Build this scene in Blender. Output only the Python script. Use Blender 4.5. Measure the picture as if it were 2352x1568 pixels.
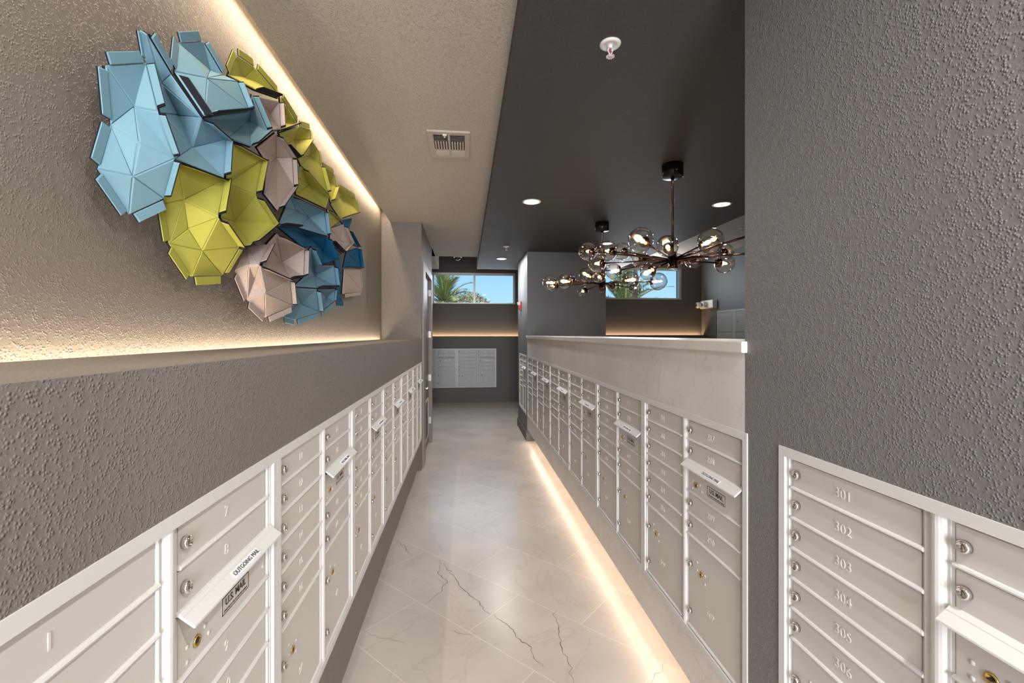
import bpy, bmesh, math, random
from mathutils import Vector, Matrix
from mathutils.geometry import delaunay_2d_cdt
for o in list(bpy.data.objects): bpy.data.objects.remove(o)
S = bpy.context.scene
C = S.collection
R = math.radians
PI = math.pi
random.seed(7)

# ---------------------------------------------------------------- camera
EYE = 1.685
F_PX = 1020.0
cd = bpy.data.cameras.new('camera'); cam = bpy.data.objects.new('camera', cd); C.objects.link(cam)
cd.sensor_width = 36; cd.lens = F_PX / 2352 * 36; cd.clip_start = .02
cd.shift_y = -17 / 2352
cam.location = (0, 0, EYE); cam.rotation_euler = (R(90), 0, -math.atan(105 / F_PX))
S.camera = cam

# ---------------------------------------------------------------- view, world, sun
S.view_settings.view_transform = 'Standard'; S.view_settings.look = 'None'
S.view_settings.gamma = 1; S.view_settings.use_curve_mapping = False
S.view_settings.exposure = 0.95
S.cycles.max_bounces = 8; S.cycles.diffuse_bounces = 5; S.cycles.glossy_bounces = 3
S.cycles.transparent_max_bounces = 24; S.cycles.transmission_bounces = 4
S.cycles.caustics_reflective = False; S.cycles.caustics_refractive = False
S.cycles.sample_clamp_indirect = 6; S.cycles.use_denoising = True
w = bpy.data.worlds.new('sky'); S.world = w; w.use_nodes = True
nt = w.node_tree; bg = nt.nodes['Background']
tc = nt.nodes.new('ShaderNodeTexCoord'); sx = nt.nodes.new('ShaderNodeSeparateXYZ'); cr = nt.nodes.new('ShaderNodeValToRGB')
nt.links.new(tc.outputs['Generated'], sx.inputs[0]); nt.links.new(sx.outputs['Z'], cr.inputs[0]); nt.links.new(cr.outputs[0], bg.inputs[0])
e = cr.color_ramp.elements
e[0].position = 0.0; e[0].color = (.33, .50, .65, 1)
e[1].position = .35; e[1].color = (.085, .22, .52, 1)
m = e.new(.14); m.color = (.20, .38, .585, 1)
bg.inputs[1].default_value = 1.0

def lamp(name, kind, loc, energy, color, rot=(0, 0, 0), **kw):
    l = bpy.data.lights.new(name, kind); l.energy = energy; l.color = color
    for k, v in kw.items(): setattr(l, k, v)
    o = bpy.data.objects.new(name, l); C.objects.link(o); o.location = loc; o.rotation_euler = rot
    return o
WARM = (1, .66, .36); COVE = (1, .79, .56); SOFT = (1, .945, .88); FILL = (.93, .96, 1)
lamp('sun', 'SUN', (0, 0, 20), 2.8, (1, .93, .82), (R(38), R(22), 0), angle=R(.6))
# added fill light behind the viewpoint, then daylight through the end and side windows
lamp('back_fill', 'AREA', (.2, -3.85, 1.7), 250, FILL, (R(90), 0, 0), shape='RECTANGLE', size=2.2, size_y=2.4)  # large soft source added to brighten the whole corridor
lamp('daylight_end', 'AREA', (.2, 10.8, 2.82), 16, (.8, .9, 1), (R(-98), 0, 0), shape='RECTANGLE', size=2.0, size_y=.72)
lamp('daylight_side', 'AREA', (3.6, 8.72, 2.7), 14, (.8, .9, 1), (R(-98), 0, 0), shape='RECTANGLE', size=1.5, size_y=.6)
# linear LED tapes: ceiling cove, ledge channel, toe kick, end ledges
lamp('cove_led', 'AREA', (-.965, 1.75, 3.20), 24, COVE, (0, R(-14), 0), shape='RECTANGLE', size=.02, size_y=7.4)
lamp('ledge_led', 'AREA', (-1.0, 1.75, 1.600), 13, COVE, (R(180), R(12), 0), shape='RECTANGLE', size=.02, size_y=7.4)
lamp('toe_led', 'AREA', (1.005, 4.15, .170), 2.5, (1, .82, .66), (0, R(10), 0), shape='RECTANGLE', size=.05, size_y=5.4)
lamp('end_ledge_led', 'AREA', (.2, 11.07, 1.61), 9, WARM, (R(188), 0, 0), shape='RECTANGLE', size=3.2, size_y=.02)
lamp('side_ledge_led', 'AREA', (3.75, 8.76, 1.64), 5.5, WARM, (R(188), 0, 0), shape='RECTANGLE', size=2.2, size_y=.02)

# ---------------------------------------------------------------- materials
def mat(name, col, rough=.6, metal=0, bump=None, spec=.5, coat=0):
    m = bpy.data.materials.new(name); m.use_nodes = True
    n = m.node_tree; b = n.nodes['Principled BSDF']
    b.inputs['Base Color'].default_value = (*col, 1); b.inputs['Roughness'].default_value = rough
    b.inputs['Metallic'].default_value = metal; b.inputs['Specular IOR Level'].default_value = spec
    b.inputs['Coat Weight'].default_value = coat
    if bump:
        sc, st, dist = bump
        t = n.nodes.new('ShaderNodeTexCoord'); no = n.nodes.new('ShaderNodeTexNoise'); bp = n.nodes.new('ShaderNodeBump')
        vo = n.nodes.new('ShaderNodeTexVoronoi'); vo.inputs['Scale'].default_value = sc; vo.feature = 'F1'
        no.inputs['Scale'].default_value = sc * .42; no.inputs['Detail'].default_value = 3
        md = n.nodes.new('ShaderNodeMapRange'); md.inputs[1].default_value = .58; md.inputs[2].default_value = .08      # dome of each splatter blob
        mk = n.nodes.new('ShaderNodeMapRange'); mk.inputs[1].default_value = .36; mk.inputs[2].default_value = .60      # only some cells carry one
        mu = n.nodes.new('ShaderNodeMath'); mu.operation = 'MULTIPLY'; md.interpolation_type = 'SMOOTHSTEP'; mk.interpolation_type = 'SMOOTHSTEP'
        ad = n.nodes.new('ShaderNodeMath'); ad.operation = 'MULTIPLY_ADD'; ad.inputs[1].default_value = .45
        for q in (no, vo): n.links.new(t.outputs['Object'], q.inputs['Vector'])
        n.links.new(vo.outputs['Distance'], md.inputs[0]); n.links.new(no.outputs['Fac'], mk.inputs[0])
        n.links.new(md.outputs[0], mu.inputs[0]); n.links.new(mk.outputs[0], mu.inputs[1])
        n.links.new(no.outputs['Fac'], ad.inputs[0]); n.links.new(mu.outputs[0], ad.inputs[2]); n.links.new(ad.outputs[0], bp.inputs['Height'])
        bp.inputs['Strength'].default_value = st; bp.inputs['Distance'].default_value = dist
        n.links.new(bp.outputs[0], b.inputs['Normal'])
    return m
def emis(name, col, st):
    m = bpy.data.materials.new(name); m.use_nodes = True; n = m.node_tree; n.nodes.clear()
    o = n.nodes.new('ShaderNodeOutputMaterial'); e = n.nodes.new('ShaderNodeEmission')
    e.inputs[0].default_value = (*col, 1); e.inputs[1].default_value = st; n.links.new(e.outputs[0], o.inputs[0]); return m
def thin_glass(name, tint, ior=1.45, rough=0.0, base=.07):
    m = bpy.data.materials.new(name); m.use_nodes = True; n = m.node_tree; n.nodes.clear()
    o = n.nodes.new('ShaderNodeOutputMaterial'); mx = n.nodes.new('ShaderNodeMixShader'); fr = n.nodes.new('ShaderNodeLayerWeight'); pw = n.nodes.new('ShaderNodeMath'); ml = n.nodes.new('ShaderNodeMath')
    tr = n.nodes.new('ShaderNodeBsdfTransparent'); gl = n.nodes.new('ShaderNodeBsdfGlossy')
    tr.inputs[0].default_value = (*tint, 1); gl.inputs['Roughness'].default_value = rough; fr.inputs[0].default_value = .5; pw.operation = 'POWER'; pw.inputs[1].default_value = 2.6; ml.operation = 'MULTIPLY_ADD'; ml.inputs[1].default_value = ior - .7; ml.inputs[2].default_value = base
    n.links.new(fr.outputs['Facing'], pw.inputs[0]); n.links.new(pw.outputs[0], ml.inputs[0]); n.links.new(ml.outputs[0], mx.inputs[0]); n.links.new(tr.outputs[0], mx.inputs[1]); n.links.new(gl.outputs[0], mx.inputs[2]); n.links.new(mx.outputs[0], o.inputs[0])
    return m
ORANGE = (170, .85, .0028)
M = dict(
    taupe=mat('taupe_paint', (.185, .163, .144), .55, bump=ORANGE),
    grey=mat('grey_paint', (.178, .166, .160), .5, bump=ORANGE),
    ceil=mat('beige_ceiling_paint', (.47, .42, .36), .75, bump=(180, 1.0, .0034)),
    dark=mat('dark_ceiling_paint', (.052, .045, .040), .6, bump=ORANGE),
    endw=mat('charcoal_paint', (.115, .105, .098), .6, bump=(190, .2, .0015)),
    block=mat('slate_paint', (.135, .133, .138), .55, bump=(190, .2, .0015)),
    slate=mat('dark_slate_paint', (.115, .118, .112), .6, bump=(190, .2, .0015)),
    trim=mat('casing_paint', (.27, .235, .205), .45),
    doorp=mat('door_paint', (.115, .108, .104), .4),
    box=mat('mailbox_enamel', (.595, .562, .53), .45, spec=.35),
    rail=mat('mailbox_rail_enamel', (.66, .65, .63), .55, spec=.3),
    silver=mat('silver_mailbox_enamel', (.47, .47, .47), .4),
    silver2=mat('silver_rail_enamel', (.58, .58, .58), .35),
    emb=mat('engraved_number', (.68, .65, .61), .3),
    chrome=mat('chrome', (.78, .74, .70), .14, 1),
    dchrome=mat('keyway_metal', (.25, .22, .2), .3, 1),
    brass=mat('brass', (.70, .47, .14), .25, 1),
    black=mat('black_ink', (.012, .012, .014), .5),
    sticker=mat('sticker_paper', (.62, .64, .68), .3),
    plate=mat('clear_sticker', (.55, .53, .50), .35),
    white=mat('white_enamel', (.78, .76, .72), .4),
    wframe=mat('window_aluminium', (.62, .60, .57), .35, .3),
    red=mat('red_plastic', (.55, .03, .06), .4),
    lens=mat('strobe_lens', (.9, .88, .88), .15),
    smoke=mat('smoked_dome', (.02, .02, .025), .08),
    copper=mat('dark_copper', (.16, .085, .062), .18, 1),
    blackm=mat('black_metal', (.02, .018, .017), .25, .6),
    vent=mat('vent_enamel', (.46, .40, .33), .5),
    voidm=mat('duct_shadow', (.012, .012, .012), .9),
    steel=mat('satin_steel', (.62, .60, .58), .3, 1),
    B=mat('blue_felt', (.165, .305, .385), .85, bump=(900, .25, .001), spec=.2),
    L=mat('lime_felt', (.40, .39, .075), .85, bump=(900, .25, .001), spec=.2),
    T=mat('taupe_felt', (.46, .375, .335), .9, bump=(500, .5, .002), spec=.2),
    N=mat('navy_felt', (.010, .105, .215), .85, bump=(900, .25, .001), spec=.2),
    back=mat('black_felt_backing', (.008, .009, .016), .9, spec=.2),
    globe=thin_glass('globe_glass', (.90, .87, .82), 1.95, 0, .11),
    pane=thin_glass('window_glass', (.97, .985, 1), 1.1, 0, .008),
    bulb=emis('filament_bulb', (1, .70, .38), 16),
    can=emis('can_lens', (1, .93, .80), 5),
    led=emis('led_tape', (1, .75, .45), 4),
    leaf=mat('palm_leaf', (.25, .30, .10), .6),
    stem=mat('palm_stem', (.50, .46, .20), .6),
    trunk=mat('palm_bark', (.14, .10, .07), .9, bump=(12, .8, .05)),
    dry=mat('dry_frond', (.30, .22, .13), .9),
    ground=mat('ground', (.25, .22, .18), .9),
    grout=mat('grout', (.62, .56, .50), .6),
    vein=mat('floor_vein', (.13, .11, .10), .5),
)
def felt_noise(m, amt):
    n = m.node_tree; b = n.nodes['Principled BSDF']; c = list(b.inputs['Base Color'].default_value)
    no = n.nodes.new('ShaderNodeTexNoise'); no.inputs['Scale'].default_value = 350; no.inputs['Detail'].default_value = 4
    t = n.nodes.new('ShaderNodeTexCoord'); n.links.new(t.outputs['Object'], no.inputs['Vector'])
    r = n.nodes.new('ShaderNodeValToRGB'); r.color_ramp.elements[0].position = .35; r.color_ramp.elements[1].position = .65
    r.color_ramp.elements[0].color = (*[x * (1 - amt) for x in c[:3]], 1); r.color_ramp.elements[1].color = (*[min(1, x * (1 + amt)) for x in c[:3]], 1)
    n.links.new(no.outputs['Fac'], r.inputs[0]); n.links.new(r.outputs[0], b.inputs['Base Color'])
felt_noise(M['T'], .16); felt_noise(M['leaf'], .5); felt_noise(M['dry'], .4)
M['leaf'].node_tree.nodes['Principled BSDF'].inputs['Subsurface Weight'].default_value = 0

def stone(name, a, b_, veincol, vs, rough, amount):
    m = mat(name, a, rough); n = m.node_tree; bs = n.nodes['Principled BSDF']
    t = n.nodes.new('ShaderNodeTexCoord')
    n1 = n.nodes.new('ShaderNodeTexNoise'); n1.inputs['Scale'].default_value = 2.2; n1.inputs['Detail'].default_value = 6
    r1 = n.nodes.new('ShaderNodeValToRGB'); r1.color_ramp.elements[0].position = .35; r1.color_ramp.elements[0].color = (*a, 1)
    r1.color_ramp.elements[1].position = .68; r1.color_ramp.elements[1].color = (*b_, 1)
    n2 = n.nodes.new('ShaderNodeTexNoise'); n2.inputs['Scale'].default_value = vs; n2.inputs['Detail'].default_value = 5; n2.inputs['Distortion'].default_value = 1.2
    sb = n.nodes.new('ShaderNodeMath'); sb.operation = 'SUBTRACT'; sb.inputs[1].default_value = .5
    ab = n.nodes.new('ShaderNodeMath'); ab.operation = 'ABSOLUTE'
    r2 = n.nodes.new('ShaderNodeValToRGB'); r2.color_ramp.elements[0].color = (amount, amount, amount, 1); r2.color_ramp.elements[1].position = .012; r2.color_ramp.elements[1].color = (0, 0, 0, 1)
    mx = n.nodes.new('ShaderNodeMix'); mx.data_type = 'RGBA'; mx.inputs['B'].default_value = (*veincol, 1)
    L = n.links.new
    for q in (n1, n2): L(t.outputs['Object'], q.inputs['Vector'])
    L(n1.outputs['Fac'], r1.inputs[0]); L(n2.outputs['Fac'], sb.inputs[0]); L(sb.outputs[0], ab.inputs[0]); L(ab.outputs[0], r2.inputs[0])
    L(r2.outputs[0], mx.inputs['Factor']); L(r1.outputs[0], mx.inputs['A']); L(mx.outputs['Result'], bs.inputs['Base Color'])
    return m, mx, t
M['marble'], _, _ = stone('marble_slab', (.62, .585, .545), (.71, .68, .645), (.36, .32, .28), 3.0, .32, .25)
fl, fmx, ftc = stone('porcelain_tile', (.56, .50, .46), (.65, .59, .545), (.28, .24, .21), 1.5, .27, .16)
n = fl.node_tree; bs = n.nodes['Principled BSDF']; bs.inputs['Specular IOR Level'].default_value = .34
br = n.nodes.new('ShaderNodeTexBrick'); mp = n.nodes.new('ShaderNodeMapping')
# rows run along (1,-1)/sqrt2: rotate so x' = (x-y)/sqrt2, y' = (x+y)/sqrt2
mp.inputs['Rotation'].default_value = (0, 0, R(45))
mp.inputs['Location'].default_value = (1.779 + .4625 + .925 * 12, -1.796 + .4575 * 20, 0)
br.offset = .5; br.inputs['Scale'].default_value = 1; br.inputs['Mortar Size'].default_value = .0022; br.inputs['Mortar Smooth'].default_value = .1
br.inputs['Brick Width'].default_value = .925; br.inputs['Row Height'].default_value = .4575; br.inputs['Bias'].default_value = 0
br.inputs['Color1'].default_value = (1, 1, 1, 1); br.inputs['Color2'].default_value = (.93, .93, .93, 1); br.inputs['Mortar'].default_value = (0, 0, 0, 1)
mul = n.nodes.new('ShaderNodeMix'); mul.data_type = 'RGBA'; mul.blend_type = 'MULTIPLY'; mul.inputs['Factor'].default_value = 1
fin = n.nodes.new('ShaderNodeMix'); fin.data_type = 'RGBA'; fin.inputs['B'].default_value = (.75, .68, .61, 1)
br2 = n.nodes.new('ShaderNodeMix'); 
n.nodes.remove(br2)
n.links.new(ftc.outputs['Object'], mp.inputs['Vector']); n.links.new(mp.outputs[0], br.inputs['Vector'])
gm = n.nodes.new('ShaderNodeMix'); gm.data_type = 'RGBA'; gm.inputs['B'].default_value = (1, 1, 1, 1)
n.links.new(br.outputs['Fac'], gm.inputs['Factor']); n.links.new(br.outputs['Color'], gm.inputs['A'])
n.links.new(fmx.outputs['Result'], mul.inputs['A']); n.links.new(gm.outputs['Result'], mul.inputs['B'])
n.links.new(br.outputs['Fac'], fin.inputs['Factor']); n.links.new(mul.outputs['Result'], fin.inputs['A']); n.links.new(fin.outputs['Result'], bs.inputs['Base Color'])
M['floor'] = fl

# ---------------------------------------------------------------- mesh helpers
class MB:
    def __init__(s): s.v = []; s.f = []; s.m = []; s.sm = []
    def add(s, vs, fs, mi=0, smooth=False):
        k = len(s.v); s.v += [tuple(v) for v in vs]; s.f += [tuple(i + k for i in f) for f in fs]; s.m += [mi] * len(fs); s.sm += [smooth] * len(fs); return s
    def box(s, x0, x1, y0, y1, z0, z1, mi=0):
        v = [(x, y, z) for x in (x0, x1) for y in (y0, y1) for z in (z0, z1)]
        return s.add(v, [(0, 1, 3, 2), (4, 6, 7, 5), (0, 4, 5, 1), (2, 3, 7, 6), (0, 2, 6, 4), (1, 5, 7, 3)], mi)
    def prism(s, prof, a, b, axis, mi=0):
        # prof: list of 2D points, swept along axis from a to b
        n = len(prof)
        def P(p, t): return {'x': (t, p[0], p[1]), 'y': (p[0], t, p[1]), 'z': (p[0], p[1], t)}[axis]
        v = [P(p, a) for p in prof] + [P(p, b) for p in prof]
        return s.add(v, [tuple(range(n))[::-1], tuple(range(n, 2 * n))] + [(i, (i + 1) % n, n + (i + 1) % n, n + i) for i in range(n)], mi)
    def lathe(s, prof, org=(0, 0, 0), axis=(0, 0, 1), n=20, mi=0, smooth=True):
        # prof: (radius, height) pairs along axis
        a = Vector(axis).normalized(); u = a.orthogonal().normalized(); w_ = a.cross(u); o = Vector(org)
        v = []; f = []
        for r, h in prof:
            for i in range(n):
                t = 2 * PI * i / n; v.append(o + a * h + (u * math.cos(t) + w_ * math.sin(t)) * r)
        for k in range(len(prof) - 1):
            for i in range(n): f.append((k * n + i, k * n + (i + 1) % n, (k + 1) * n + (i + 1) % n, (k + 1) * n + i))
        s.add(v, f, mi, smooth)
        k = len(s.v) - n * len(prof)
        if prof[0][0] > 1e-5: s.f.append(tuple(k + i for i in range(n))[::-1]); s.m.append(mi); s.sm.append(False)
        if prof[-1][0] > 1e-5: k2 = len(s.v) - n; s.f.append(tuple(k2 + i for i in range(n))); s.m.append(mi); s.sm.append(False)
        return s
    def tube(s, p, q, r, n=10, mi=0, r2=None):
        p, q = Vector(p), Vector(q); d = q - p
        return s.lathe([(r, 0), (r2 if r2 is not None else r, d.length)], p, d, n, mi)
    def sphere(s, c, r, n=24, m=14, mi=0, axis=(0, 0, 1), a0=0, a1=PI):
        return s.lathe([(max(1e-6, r * math.sin(a0 + (a1 - a0) * k / m)), -r * math.cos(a0 + (a1 - a0) * k / m)) for k in range(m + 1)], c, axis, n, mi)
    def mesh(s, name, mats):
        me = bpy.data.meshes.new(name); me.from_pydata(s.v, [], s.f)
        for q in (mats if isinstance(mats, (list, tuple)) else [mats]): me.materials.append(q)
        me.polygons.foreach_set('material_index', s.m); me.polygons.foreach_set('use_smooth', s.sm)
        bm = bmesh.new(); bm.from_mesh(me); bmesh.ops.remove_doubles(bm, verts=bm.verts, dist=1e-6); bmesh.ops.recalc_face_normals(bm, faces=bm.faces); bm.to_mesh(me); bm.free()
        me.update(); return me
    def build(s, name, mats, parent=None, bevel=0, loc=None):
        return obj(name, s.mesh(name, mats), parent, bevel, loc)
def obj(name, me, parent=None, bevel=0, loc=None):
    o = bpy.data.objects.new(name, me); C.objects.link(o)
    if parent: o.parent = parent
    if loc: o.location = loc
    if bevel:
        b = o.modifiers.new('bevel', 'BEVEL'); b.width = bevel; b.segments = 2; b.limit_method = 'ANGLE'
    return o
def tag(o, label, cat, group=None, kind=None):
    if label: o['label'] = label
    if cat: o['category'] = cat
    if group: o['group'] = group
    if kind: o['kind'] = kind
    return o
def struct(name, mb, mats, label=None, cat=None, bevel=0):
    return tag(mb.build(name, mats, None, bevel), label, cat, None, 'structure')
def empty(name, loc, rz=0):
    o = bpy.data.objects.new(name, None); C.objects.link(o); o.location = loc; o.rotation_euler = (0, 0, rz); o.empty_display_size = .1; return o
_txt = {}
def text_mesh(s, size, depth=.0006, mats=None, bold=0):
    k = (s, size, depth, mats)
    if k not in _txt:
        c = bpy.data.curves.new('lettering', 'FONT'); c.body = s; c.size = size; c.extrude = depth; c.align_x = 'CENTER'; c.align_y = 'CENTER'; c.offset = bold
        c.resolution_u = 3
        o = bpy.data.objects.new('lettering', c); C.objects.link(o); dg = bpy.context.evaluated_depsgraph_get(); dg.update()
        me = bpy.data.meshes.new_from_object(o.evaluated_get(dg)); bpy.data.objects.remove(o); bpy.data.curves.remove(c)
        me.name = 'lettering'; me.materials.clear(); me.materials.append(M[mats]); 
        me.transform(Matrix.Rotation(PI / 2, 4, 'X'))       # stands upright, faces -y
        _txt[k] = me
    return _txt[k]
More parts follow.
